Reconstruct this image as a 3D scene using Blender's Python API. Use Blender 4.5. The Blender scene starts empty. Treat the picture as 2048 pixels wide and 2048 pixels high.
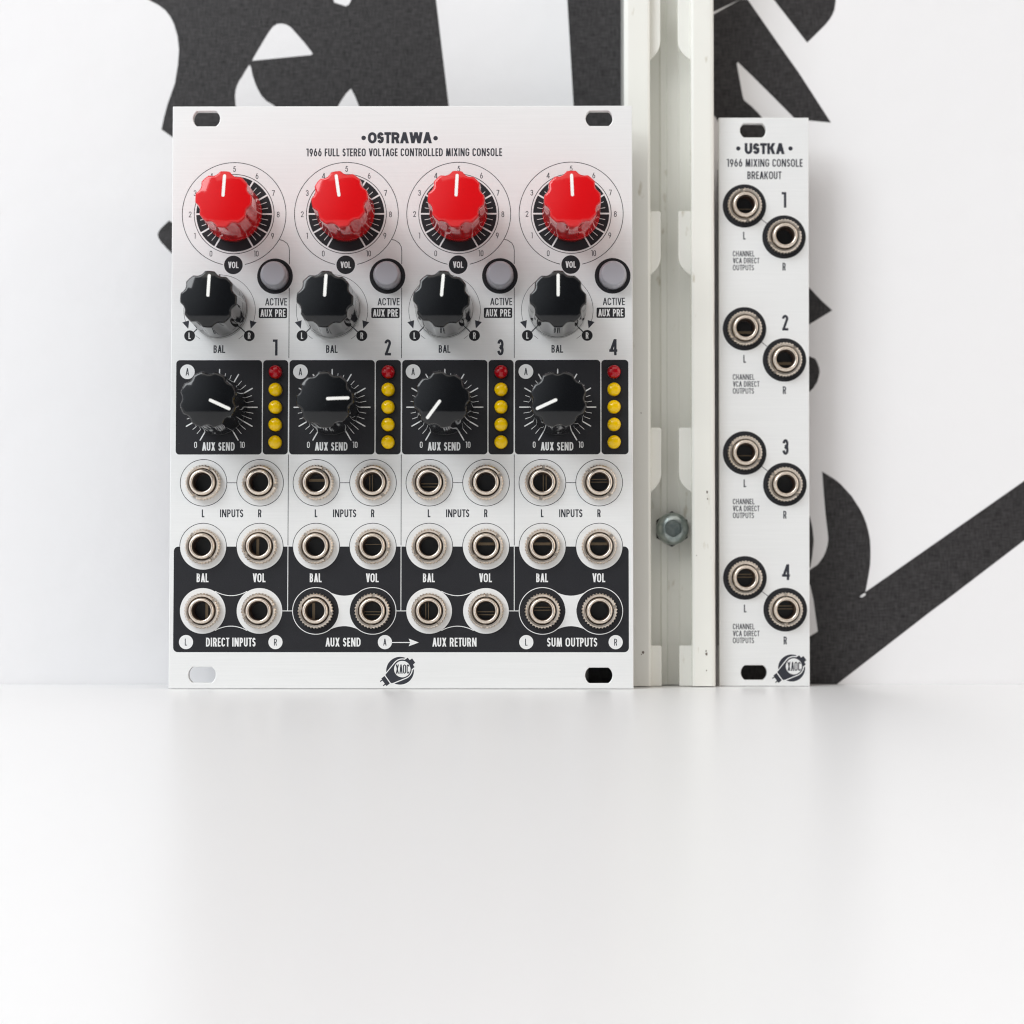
import bpy, math, random
from mathutils import Matrix, Vector
random.seed(7)
R = math.radians
MM = 0.001
scn = bpy.context.scene
C = scn.collection

# ------------------------------------------------------------------ camera
CAM_D, CAM_H = 515.8, 21.17            # mm in front of the large panel, mm above the tabletop
FPX = 4715.3                          # focal length in pixels of the 2048 px photograph
PITCH = R(1.948)
YAW = R(0.346)
cd = bpy.data.cameras.new('camera'); cam = bpy.data.objects.new('camera', cd); C.objects.link(cam)
cd.sensor_width = 36; cd.lens = FPX / 2048 * 36
cam.location = (0, -CAM_D * MM, CAM_H * MM)
cam.rotation_euler = (R(90) + PITCH, 0, YAW)
cd.clip_start = 0.005; cd.clip_end = 20
cd.dof.use_dof = True; cd.dof.focus_distance = 0.5135; cd.dof.aperture_fstop = 8.5
scn.camera = cam

# ------------------------------------------------------------------ world, lamps, exposure
w = bpy.data.worlds.new('World'); scn.world = w; w.use_nodes = True
bg = w.node_tree.nodes['Background']
# the room: dim, with the day-lit window side glowing softly to the left of the camera
wn, wl = w.node_tree.nodes, w.node_tree.links
tc = wn.new('ShaderNodeTexCoord'); dt = wn.new('ShaderNodeVectorMath'); dt.operation = 'DOT_PRODUCT'
dt.inputs[1].default_value = (-0.74, -0.58, 0.34); wl.new(tc.outputs['Generated'], dt.inputs[0])
mr = wn.new('ShaderNodeMapRange'); mr.inputs['From Min'].default_value = 0.45; mr.inputs['From Max'].default_value = 1.0
wl.new(dt.outputs['Value'], mr.inputs['Value'])
pw = wn.new('ShaderNodeMath'); pw.operation = 'POWER'; pw.inputs[1].default_value = 2.0; wl.new(mr.outputs[0], pw.inputs[0])
ma = wn.new('ShaderNodeMath'); ma.operation = 'MULTIPLY_ADD'; ma.inputs[1].default_value = 1.05; ma.inputs[2].default_value = 0.09
wl.new(pw.outputs[0], ma.inputs[0]); wl.new(ma.outputs[0], bg.inputs[1])
bg.inputs[0].default_value = (0.88, 0.935, 1.0, 1)

def area(name, az, el, dist, sx, sy, power, col, aim=(0, 0, 0.06)):
    l = bpy.data.lights.new(name, 'AREA'); l.shape = 'RECTANGLE'; l.size = sx; l.size_y = sy
    l.energy = power; l.color = col
    o = bpy.data.objects.new(name, l); C.objects.link(o)
    d = Vector((math.sin(R(az)) * math.cos(R(el)), -math.cos(R(az)) * math.cos(R(el)), math.sin(R(el))))
    o.location = Vector(aim) + d * dist
    o.rotation_euler = d.to_track_quat('Z', 'Y').to_euler()
    return o
area('window_light', -42, 34, 1.6, 0.80, 0.80, 17, (0.95, 0.975, 1.0))
area('ceiling_bounce_fill', 16, 53, 1.9, 2.2, 1.3, 13, (1.0, 0.935, 0.87))  # added soft lamp standing for bounce off the unseen ceiling
area('right_fill', 68, 18, 2.2, 1.6, 1.6, 14, (1.0, 0.88, 0.78))  # fill lamp added on the right to lift and warm the shadows
area('left_wall_light', -88, 12, 2.0, 1.2, 1.4, 3, (0.96, 0.96, 1.0))
scn.view_settings.view_transform = 'Standard'; scn.view_settings.look = 'None'
scn.view_settings.exposure = -0.17; scn.view_settings.gamma = 1.0
scn.render.engine = 'CYCLES'
scn.cycles.max_bounces = 10; scn.cycles.diffuse_bounces = 5; scn.cycles.glossy_bounces = 5
scn.cycles.filter_width = 1.1
scn.render.resolution_x = 1024; scn.render.resolution_y = 1024

# ------------------------------------------------------------------ materials
def mat(name, col, rough=0.5, metal=0.0, spec=0.5, **kw):
    m = bpy.data.materials.new(name); m.use_nodes = True
    b = m.node_tree.nodes['Principled BSDF']
    b.inputs['Base Color'].default_value = (*col, 1)
    b.inputs['Roughness'].default_value = rough
    b.inputs['Metallic'].default_value = metal
    b.inputs['Specular IOR Level'].default_value = spec
    for k, v in kw.items():
        b.inputs[k.replace('_', ' ')].default_value = v
    return m
def nodes(m): return m.node_tree.nodes, m.node_tree.links, m.node_tree.nodes['Principled BSDF']
def coords(m, scale):
    n, l, b = nodes(m)
    tc = n.new('ShaderNodeTexCoord'); mp = n.new('ShaderNodeMapping'); mp.inputs['Scale'].default_value = scale
    l.new(tc.outputs['Object'], mp.inputs['Vector']); return mp.outputs['Vector']
def noise(m, vec, scale, detail=3):
    n, l, b = nodes(m)
    t = n.new('ShaderNodeTexNoise'); t.inputs['Scale'].default_value = scale; t.inputs['Detail'].default_value = detail
    l.new(vec, t.inputs['Vector']); return t.outputs['Fac']
def ramp(m, fac, c0, c1, p0=0.3, p1=0.7):
    n, l, b = nodes(m)
    r = n.new('ShaderNodeValToRGB'); e = r.color_ramp.elements
    e[0].position = p0; e[0].color = (*c0, 1); e[1].position = p1; e[1].color = (*c1, 1)
    l.new(fac, r.inputs['Fac']); return r.outputs['Color']
def bump(m, fac, strength, dist):
    n, l, b = nodes(m)
    t = n.new('ShaderNodeBump'); t.inputs['Strength'].default_value = strength; t.inputs['Distance'].default_value = dist
    l.new(fac, t.inputs['Height']); l.new(t.outputs['Normal'], b.inputs['Normal'])

# anodised, horizontally brushed aluminium
ALU = mat('brushed_aluminium', (0.74, 0.735, 0.72), 0.45, 0.15)
n, l, b = nodes(ALU)
v = coords(ALU, (60, 60, 2600)); f = noise(ALU, v, 1.0, 4)
l.new(ramp(ALU, f, (0.785, 0.792, 0.785), (0.815, 0.822, 0.815)), b.inputs['Base Color'])
bump(ALU, f, 0.06, 0.00003)
ALU_EDGE = mat('aluminium_edge', (0.80, 0.79, 0.77), 0.30, 0.6)
# silk-screened black
INK = mat('black_print', (0.020, 0.021, 0.025), 0.5, 0, 0.3)
n, l, b = nodes(INK)
f = noise(INK, coords(INK, (1, 1, 1)), 9000, 2)
cA = ramp(INK, f, (0.009, 0.0095, 0.012), (0.021, 0.021, 0.025), 0.3, 0.75)
fd = noise(INK, coords(INK, (1, 1, 1)), 1700, 1)
rd = n.new('ShaderNodeMath'); rd.operation = 'GREATER_THAN'; rd.inputs[1].default_value = 0.815; l.new(fd, rd.inputs[0])
mxc = n.new('ShaderNodeMixRGB'); l.new(rd.outputs[0], mxc.inputs['Fac']); l.new(cA, mxc.inputs['Color1']); mxc.inputs['Color2'].default_value = (0.16, 0.16, 0.16, 1)
l.new(mxc.outputs[0], b.inputs['Base Color'])
bump(INK, f, 0.25, 0.00002)
INKT = mat('thin_black_print', (0.022, 0.024, 0.034), 0.45)
REDP = mat('red_plastic', (0.64, 0.005, 0.008), 0.08, 0, 0.5)
BLKP = mat('black_plastic', (0.0045, 0.005, 0.006), 0.07, 0, 0.5)
WHITEP = mat('white_paint', (0.83, 0.83, 0.80), 0.35)
NICK = mat('nickel', (0.70, 0.615, 0.535), 0.30, 1.0)
n, l, b = nodes(NICK)
f = noise(NICK, coords(NICK, (1, 1, 1)), 2500, 3)
l.new(ramp(NICK, f, (0.72, 0.63, 0.54), (0.86, 0.77, 0.67)), b.inputs['Base Color'])
bump(NICK, f, 0.10, 0.00004)
HOLE = mat('socket_plastic', (0.075, 0.038, 0.025), 0.35)
HOLER = mat('dark_red_socket_floor', (0.60, 0.06, 0.05), 0.4)
BRASS = mat('brass_contact', (0.36, 0.27, 0.17), 0.35, 0.4)
LEDR = mat('red_diffused_lens', (0.42, 0.002, 0.008), 0.06, 0, 0.5)
LEDY = mat('yellow_diffused_lens', (0.88, 0.56, 0.0), 0.06, 0, 0.45)
BTN = mat('frosted_button_plastic', (0.40, 0.40, 0.435), 0.28)
PCB = mat('black_circuit_board', (0.045, 0.018, 0.020), 0.4)
CHIP = mat('black_component', (0.010, 0.010, 0.011), 0.35)
ZINC = mat('zinc_plated_steel', (0.34, 0.38, 0.37), 0.32, 0.9)
n, l, b = nodes(ZINC)
f = noise(ZINC, coords(ZINC, (1, 1, 1)), 700, 3)
l.new(ramp(ZINC, f, (0.20, 0.24, 0.23), (0.40, 0.44, 0.42)), b.inputs['Base Color'])
# lacquered steel rail
RAIL = mat('white_lacquered_steel', (0.82, 0.82, 0.765), 0.16)
n, l, b = nodes(RAIL)
f = noise(RAIL, coords(RAIL, (1, 1, 0.35)), 420, 4)
l.new(ramp(RAIL, f, (0.60, 0.57, 0.48), (0.82, 0.82, 0.765), 0.25, 0.34), b.inputs['Base Color'])
# wall paper: faint woven emboss
WALL = mat('white_wallpaper', (0.82, 0.815, 0.82), 0.6)
n, l, b = nodes(WALL)
f = noise(WALL, coords(WALL, (1, 1, 1)), 120, 8)
bump(WALL, f, 0.30, 0.0008)
# dark printed areas of the wall paper, linen weave
LINEN = mat('dark_linen_print', (0.03, 0.028, 0.029), 0.42, 0, 0.5)
n, l, b = nodes(LINEN)
f1 = noise(LINEN, coords(LINEN, (3600, 1, 420)), 1.0, 2)
f2 = noise(LINEN, coords(LINEN, (420, 1, 3600)), 1.0, 2)
mx = n.new('ShaderNodeMath'); mx.operation = 'ADD'; l.new(f1, mx.inputs[0]); l.new(f2, mx.inputs[1])
mx2 = n.new('ShaderNodeMath'); mx2.operation = 'MULTIPLY'; l.new(mx.outputs[0], mx2.inputs[0]); mx2.inputs[1].default_value = 0.5
l.new(ramp(LINEN, mx2.outputs[0], (0.005, 0.0045, 0.0045), (0.062, 0.057, 0.059), 0.38, 0.72), b.inputs['Base Color'])
bump(LINEN, mx2.outputs[0], 0.5, 0.0002)
# white melamine tabletop
TABLE = mat('white_melamine', (0.86, 0.86, 0.86), 0.29, 0, 0.5)
n, l, b = nodes(TABLE)
f = noise(TABLE, coords(TABLE, (1, 1, 1)), 900, 4)
bump(TABLE, f, 0.05, 0.0001)

# ------------------------------------------------------------------ object helpers
def link(o, parent=None, kind=None):
    C.objects.link(o)
    if parent is not None: o.parent = parent
    if kind: o['kind'] = kind
    return o
def meshobj(name, verts, faces, m, parent=None, loc=(0, 0, 0), smooth=False):
    me = bpy.data.meshes.new(name)
    me.from_pydata([(x * MM, y * MM, z * MM) for x, y, z in verts], [], faces)
    me.materials.append(m)
    if smooth:
        me.polygons.foreach_set('use_smooth', [True] * len(me.polygons))
    me.update()
    o = bpy.data.objects.new(name, me); o.location = [c * MM for c in loc]
    return link(o, parent)
def box_v(x0, x1, y0, y1, z0, z1, V, F):
    s = len(V)
    V += [(x0, y0, z0), (x1, y0, z0), (x1, y1, z0), (x0, y1, z0), (x0, y0, z1), (x1, y0, z1), (x1, y1, z1), (x0, y1, z1)]
    F += [[s + i for i in q] for q in ((0, 3, 2, 1), (4, 5, 6, 7), (0, 1, 5, 4), (1, 2, 6, 5), (2, 3, 7, 6), (3, 0, 4, 7))]
def boxes(name, bs, m, parent=None, bevel=0):
    V, F = [], []
    for q in bs: box_v(*q, V, F)
    o = meshobj(name, V, F, m, parent)
    if bevel:
        md = o.modifiers.new('bevel', 'BEVEL'); md.width = bevel * MM; md.segments = 2; md.limit_method = 'ANGLE'
    return o
def empty(name, label=None, cat=None, loc=(0, 0, 0), rot=(0, 0, 0)):
    o = bpy.data.objects.new(name, None); o.location = [c * MM for c in loc]; o.rotation_euler = rot
    o.empty_display_size = 0.01
    C.objects.link(o)
    if label: o['label'] = label
    if cat: o['category'] = cat
    return o
def filled(name, loops, m, parent, y=-0.02, thick=0.0, bevel=0.0, smoothb=False):
    """flat sheet in the xz plane bounded by loops (even-odd, so inner loops are holes)"""
    cu = bpy.data.curves.new(name, 'CURVE'); cu.dimensions = '2D'; cu.fill_mode = 'BOTH' if thick else 'FRONT'
    for lp in loops:
        s = cu.splines.new('POLY'); s.points.add(len(lp) - 1)
        for p, (x, z) in zip(s.points, lp): p.co = (x * MM, z * MM, 0, 1)
        s.use_cyclic_u = True
    if thick:
        cu.extrude = (thick / 2 - bevel) * MM
        if bevel: cu.bevel_depth = bevel * MM; cu.offset = -bevel * MM; cu.bevel_resolution = 1
    tmp = bpy.data.objects.new(name, cu); C.objects.link(tmp)
    dg = bpy.context.evaluated_depsgraph_get(); dg.update()
    me = bpy.data.meshes.new_from_object(tmp.evaluated_get(dg))
    bpy.data.objects.remove(tmp); bpy.data.curves.remove(cu)
    me.name = name
    me.transform(Matrix.Rotation(R(90), 4, 'X'))       # curve normal +Z -> -Y
    me.transform(Matrix.Translation((0, y * MM, 0)))
    me.materials.clear(); me.materials.append(m)
    me.polygons.foreach_set('use_smooth', [False] * len(me.polygons))
    o = bpy.data.objects.new(name, me)
    return link(o, parent)
def circ(cx, cz, r, n=48, a0=0.0, a1=360.0):
    full = abs(a1 - a0) >= 360
    k = n if full else n + 1
    return [(cx + r * math.cos(R(a0 + (a1 - a0) * i / n)), cz + r * math.sin(R(a0 + (a1 - a0) * i / n))) for i in range(k)]
def rrect(x0, x1, z0, z1, r, n=6):
    p = []
    for cx, cz, a in ((x1 - r, z1 - r, 0), (x0 + r, z1 - r, 90), (x0 + r, z0 + r, 180), (x1 - r, z0 + r, 270)):
        p += [(cx + r * math.cos(R(a + 90 * i / n)), cz + r * math.sin(R(a + 90 * i / n))) for i in range(n + 1)]
    return p
def slot(cx, cz, w=5.96, h=3.38):
    b_ = 0.9; rr = ((h / 2) ** 2 + b_ ** 2) / (2 * b_); a = math.degrees(math.asin(h / 2 / rr))
    right = [(cx + w / 2 - rr + rr * math.cos(R(t)), cz + rr * math.sin(R(t))) for t in [(-a + 2 * a * i / 12) for i in range(13)]]
    left = [(cx - w / 2 + rr + rr * math.cos(R(t)), cz + rr * math.sin(R(t))) for t in [(180 - a + 2 * a * i / 12) for i in range(13)]]
    return right + left
def strip(pts, t, closed=False):
    """mitred band of width t along pts -> list of quads (2-D)"""
    pts = [p for i, p in enumerate(pts) if i == 0 or math.hypot(p[0] - pts[i - 1][0], p[1] - pts[i - 1][1]) > 1e-5]
    if closed and math.hypot(pts[0][0] - pts[-1][0], pts[0][1] - pts[-1][1]) < 1e-5: pts = pts[:-1]
    n_ = len(pts); L_, R_ = [], []
    for i in range(n_):
        p = Vector(pts[i])
        a = Vector(pts[i - 1]) if (i > 0 or closed) else None
        c = Vector(pts[(i + 1) % n_]) if (i < n_ - 1 or closed) else None
        d1 = (p - a).normalized() if a is not None else None
        d2 = (c - p).normalized() if c is not None else None
        if d1 is None: d1 = d2
        if d2 is None: d2 = d1
        nn = Vector((-(d1.y + d2.y), d1.x + d2.x))
        if nn.length < 1e-6: nn = Vector((-d1.y, d1.x))
        nn.normalize()
        k = max(0.45, nn.dot(Vector((-d1.y, d1.x))))
        o_ = nn * (t / 2 / k)
        L_.append((p + o_)[:]); R_.append((p - o_)[:])
    q = []
    for i in range(n_ if closed else n_ - 1):
        j = (i + 1) % n_
        q.append([L_[i], R_[i], R_[j], L_[j]])
    return q
def flat(name, groups, m, parent, y):
    """groups: list of polygon lists; each group sits a hair above the one before"""
    V, F = [], []
    for gi, g in enumerate(groups):
        for poly in g:
            s = len(V); V += [(p[0], y - 0.0015 * gi, p[1]) for p in poly]; F.append(list(range(s, s + len(poly))))
    return meshobj(name, V, F, m, parent)
def lathe(prof, n=64, rfun=None, cap0=False, cap1=False):
    """profile (r, h): axis along -Y, h out of the panel"""
    V, F = [], []
    for k, (r, h) in enumerate(prof):
        for i in range(n):
            a = 2 * math.pi * i / n
            rr, hh = (r, h) if rfun is None else rfun(r, h, a)
            V.append((rr * math.sin(a), -hh, rr * math.cos(a)))
    for k in range(len(prof) - 1):
        for i in range(n):
            j = (i + 1) % n
            F.append([k * n + i, k * n + j, (k + 1) * n + j, (k + 1) * n + i])
    if cap1: F.append([(len(prof) - 1) * n + i for i in range(n)])
    if cap0: F.append([i for i in range(n)][::-1])
    return V, F

# ------------------------------------------------------------------ condensed geometric lettering
def arcp(cx, cy, rx, ry, a0, a1, n=8):
    return [(cx + rx * math.cos(R(a0 + (a1 - a0) * i / n)), cy + ry * math.sin(R(a0 + (a1 - a0) * i / n))) for i in range(n + 1)]
WID = dict(A=.47, B=.38, C=.40, D=.43, E=.31, F=.30, G=.44, H=.43, I=0, J=.3, K=.43, L=.34, M=.56, N=.47, O=.46, P=.37,
           R=.42, S=.35, T=.36, U=.41, V=.45, W=.70, X=.45, Y=.43)
def glyph(ch, t, k):
    """-> width, list of strokes (each a list of polygons); height 1, stroke t, width factor k"""
    if ch == ' ': return 0.17 * k, []
    if ch == 'I': return t, [[[(0, 0), (t, 0), (t, 1), (0, 1)]]]
    if ch == '1':
        w_ = max(0.22 * k, t * 1.9)
        return w_, [[[(w_ - t, 0), (w_, 0), (w_, 1), (w_ - t, 1)]], [[(0, 1 - t * .95), (w_ - t, 1 - t * .95), (w_ - t, 1), (0, 1)]]]
    w_ = (WID[ch] if ch in WID else .40) * k
    L_, R_, B_, T_ = t / 2, w_ - t / 2, t / 2, 1 - t / 2
    cx, rx = w_ / 2, (w_ - t) / 2
    ry = min(.30, max(rx * 1.25, .16)); hw = t * 1.12
    rect = lambda x0, x1, y0, y1: [[(x0, y0), (x1, y0), (x1, y1), (x0, y1)]]
    dg = lambda xb, xt, y0=0.0, y1=1.0, h=None: [[(xb, y0), (xb + (h or hw), y0), (xt + (h or hw), y1), (xt, y1)]]
    vl = rect(0, t, 0, 1); vr = rect(w_ - t, w_, 0, 1)
    if ch == 'A':
        ap = cx - hw / 2; yb = .24
        return w_, [dg(0, ap), dg(w_ - hw, ap), rect(w_ * .18, w_ * .82, yb, yb + t * .9)]
    if ch in 'BPR':
        m_ = .52 if ch == 'B' else .46
        r1 = (T_ - m_) / 2
        top = strip([(min(t * .5, R_ - min(r1, rx) - .02), T_), (R_ - min(r1, rx), T_)] + arcp(R_ - min(r1, rx) - (0 if ch != 'B' else .01), (T_ + m_) / 2, min(r1, rx), r1, 90, -90) + [(min(t * .5, R_ - min(r1, rx) - .04), m_)], t)
        if ch == 'P': return w_, [vl, top]
        if ch == 'R': return w_, [vl, top, dg(w_ - hw, w_ * .42, 0, m_, hw)]
        r2 = (m_ - B_) / 2
        return w_, [vl, top, strip([(min(t * .5, R_ - min(r2, rx) - .02), m_), (R_ - min(r2, rx), m_)] + arcp(R_ - min(r2, rx), (m_ + B_) / 2, min(r2, rx), r2, 90, -90) + [(t * .5, B_)], t)]
    if ch == 'C':
        return w_, [strip([(R_, T_ - ry * 1.05)] + arcp(cx, T_ - ry, rx, ry, 12, 180, 12) + arcp(cx, B_ + ry, rx, ry, 180, 348, 12) + [(R_, B_ + ry * 1.05)], t)]
    if ch == 'G':
        return w_, [strip([(R_, T_ - ry * 1.05)] + arcp(cx, T_ - ry, rx, ry, 12, 180, 12) + arcp(cx, B_ + ry, rx, ry, 180, 360, 12) + [(R_, .46)], t), rect(cx, w_, .46 - t / 2, .46 + t / 2)]
    if ch == 'D':
        return w_, [vl, strip([(t * .5, T_), (max(cx * .8, t * .5 + .02), T_)] + arcp(max(cx * .8, t * .5 + .02), T_ - .3, R_ - max(cx * .8, t * .5 + .02), .3, 90, 0) + arcp(max(cx * .8, t * .5 + .02), B_ + .3, R_ - max(cx * .8, t * .5 + .02), .3, 0, -90) + [(t * .5, B_)], t)]
    if ch == 'E': return w_, [vl, rect(t, w_, 1 - t, 1), rect(t, w_, 0, t), rect(t, w_ * .95, .5 - t / 2, .5 + t / 2)]
    if ch == 'F': return w_, [vl, rect(t, w_, 1 - t, 1), rect(t, w_ * .95, .48 - t / 2, .48 + t / 2)]
    if ch == 'H': return w_, [vl, vr, rect(t, w_ - t, .5 - t / 2, .5 + t / 2)]
    if ch == 'K': return w_, [vl, dg(t * .6, w_ - hw, .42, 1, hw), dg(w_ - hw, t * .9, 0, .62, hw)]
    if ch == 'L': return w_, [vl, rect(t, w_, 0, t)]
    if ch == 'M': return w_, [dg(0, t * .35, h=t), dg(w_ - t, w_ - t * 1.35, h=t), dg(cx - hw * .5, t * .4), dg(cx - hw * .5, w_ - t * .4 - hw)]
    if ch == 'N': return w_, [vl, vr, dg(w_ - hw * 1.05, hw * .05)]
    if ch in 'O0':
        if ch == '0': w_ = .38 * k; R_ = w_ - t / 2; cx = w_ / 2; rx = (w_ - t) / 2
        return w_, [strip(arcp(cx, T_ - ry, rx, ry, 0, 180, 12) + arcp(cx, B_ + ry, rx, ry, 180, 360, 12), t, True)]
    if ch == 'S':
        r1 = .235
        return w_, [strip(arcp(cx, T_ - r1, rx, r1, 18, 205, 12) + [(cx - rx * .35, .56), (cx + rx * .35, .45)] + arcp(cx, B_ + r1, rx, r1, 25, -162, 12), t)]
    if ch == 'T': return w_, [rect(0, w_, 1 - t, 1), rect(cx - t / 2, cx + t / 2, 0, 1 - t)]
    if ch == 'U': return w_, [strip([(L_, 1)] + arcp(cx, B_ + ry, rx, ry, 180, 360, 12) + [(R_, 1)], t)]
    if ch == 'V': return w_, [dg(cx - hw / 2, 0), dg(cx - hw / 2, w_ - hw)]
    if ch == 'W':
        return w_, [dg(w_ * .27 - hw / 2, 0), dg(w_ * .27 - hw / 2, cx - hw / 2), dg(w_ * .73 - hw / 2, cx - hw / 2), dg(w_ * .73 - hw / 2, w_ - hw)]
    if ch == 'X': return w_, [dg(0, w_ - hw), dg(w_ - hw, 0)]
    if ch == 'Y': return w_, [rect(cx - t / 2, cx + t / 2, 0, .45), dg(cx - hw / 2, 0, .4, 1), dg(cx - hw / 2, w_ - hw, .4, 1)]
    if ch == '2':
        return w_, [strip(arcp(cx, T_ - ry, rx, ry, 185, -20, 12) + [(t * .62, t * .5)], t), rect(t * .1, w_, 0, t)]
    if ch == '3':
        r1 = .235
        return w_, [strip(arcp(cx, T_ - r1, rx * .94, r1, 170, -80, 12) + [(cx * .85, .53)], t), strip([(cx * .85, .53)] + arcp(cx, B_ + r1 + .01, rx, r1 + .01, 80, -170, 12), t)]
    if ch == '4':
        w_ = .50 * k
        return w_, [rect(w_ * .60, w_ * .60 + t, 0, 1), rect(0, w_, .21, .21 + t), dg(0, w_ * .6 + t - hw, .21, 1, hw)]
    if ch == '5':
        r1 = .30
        return w_, [rect(t * 1.1, w_ * .93, 1 - t, 1), dg(t * .25, t * 1.1, .5, 1 - t, t), strip([(t * .7, .56)] + arcp(cx, B_ + r1, rx, r1, 105, -165, 14), t)]
    if ch in '69':
        r1 = .27; S1 = strip(arcp(cx, B_ + r1, rx, r1, 0, 360, 18)[:-1], t, True)
        S2 = strip([(L_ + .01, B_ + r1), (L_ + .04, .55), (cx + rx * .25, 1)], t)
        if ch == '9':
            S1 = [[(w_ - x, 1 - y) for x, y in p] for p in S1]; S2 = [[(w_ - x, 1 - y) for x, y in p] for p in S2]
        return w_, [S1, S2]
    if ch == '7': return w_, [rect(0, w_, 1 - t, 1), dg(w_ * .22, w_ - hw, 0, 1 - t, hw)]
    if ch == '8':
        return w_, [strip(arcp(cx, T_ - .21, rx * .9, .21, 0, 360, 18)[:-1], t, True), strip(arcp(cx, B_ + .25, rx, .25, 0, 360, 18)[:-1], t, True)]
    raise ValueError(ch)
def textshape(s, h, t, width=None, gap=.10, k=1.0):
    def lay(kk):
        x = 0; out = []
        for i, ch in enumerate(s):
            g = gap * (0.55 if ch in 'AVWT' else 1)
            w_, st = glyph(ch, t, kk); out.append((x, st)); x += w_ + g
        return x - g, out
    if width:
        lo, hi = .3, 4
        for _ in range(30):
            k = (lo + hi) / 2
            if lay(k)[0] * h > width: hi = k
            else: lo = k
    W, out = lay(k)
    gs = []
    for x, st in out:
        for si, polys in enumerate(st):
            while len(gs) <= si: gs.append([])
            gs[si] += [[((x + px_) * h, py_ * h) for px_, py_ in p] for p in polys]
    return W * h, gs
def text(s, cx, cz, h, parent, m=None, t=.155, width=None, align='c', y=-0.03, name='lettering', gap=.10, k=1.0):
    W, gs = textshape(s, h, t, width, gap, k)
    ox = cx - (W / 2 if align == 'c' else 0)
    gs = [[[(a + ox, b_ + cz - h / 2) for a, b_ in p] for p in g] for g in gs]
    return flat(name, gs, m or INKT, parent, y)
def disc(name, cx, cz, r, m, parent, y, n=48): return flat(name, [[circ(cx, cz, r, n)]], m, parent, y)
def ring(name, cx, cz, r, wd, m, parent, y, a0=0, a1=360, n=96):
    pts = circ(cx, cz, r, n, a0, a1)
    return flat(name, [strip(pts, wd, abs(a1 - a0) >= 360)], m, parent, y)
def line(name, pts, wd, m, parent, y): return flat(name, [strip(pts, wd)], m, parent, y)

# ------------------------------------------------------------------ surveying helper: photograph point -> point on a built plane
bpy.context.view_layer.update()
CMW = cam.matrix_world.copy()
def on_plane(px, py, mw, yoff=0.0):
    """where the sight line through a measured photo point meets the local xz plane of mw; returns local (x, z) in mm"""
    d = CMW.to_3x3() @ Vector(((px - 1024) / FPX, -(py - 1024) / FPX, -1))
    o = CMW.translation
    iv = mw.inverted(); o2 = iv @ o; d2 = iv.to_3x3() @ d
    k = (yoff * MM - o2.y) / d2.y
    p = o2 + d2 * k
    return p.x / MM, p.z / MM

# ================================================================== SETTING
WALL_Y = 28.0
V, F = [], []; box_v(-900, 900, WALL_Y, WALL_Y + 60, -900, 1200, V, F)
wall = meshobj('wall', V, F, WALL); wall['kind'] = 'structure'
V, F = [], []; box_v(-900, 900, -575, WALL_Y - 0.2, -28, 0, V, F)
tab = meshobj('tabletop', V, F, TABLE); tab['kind'] = 'structure'
md = tab.modifiers.new('bevel', 'BEVEL'); md.width = 0.0004; md.segments = 2

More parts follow.
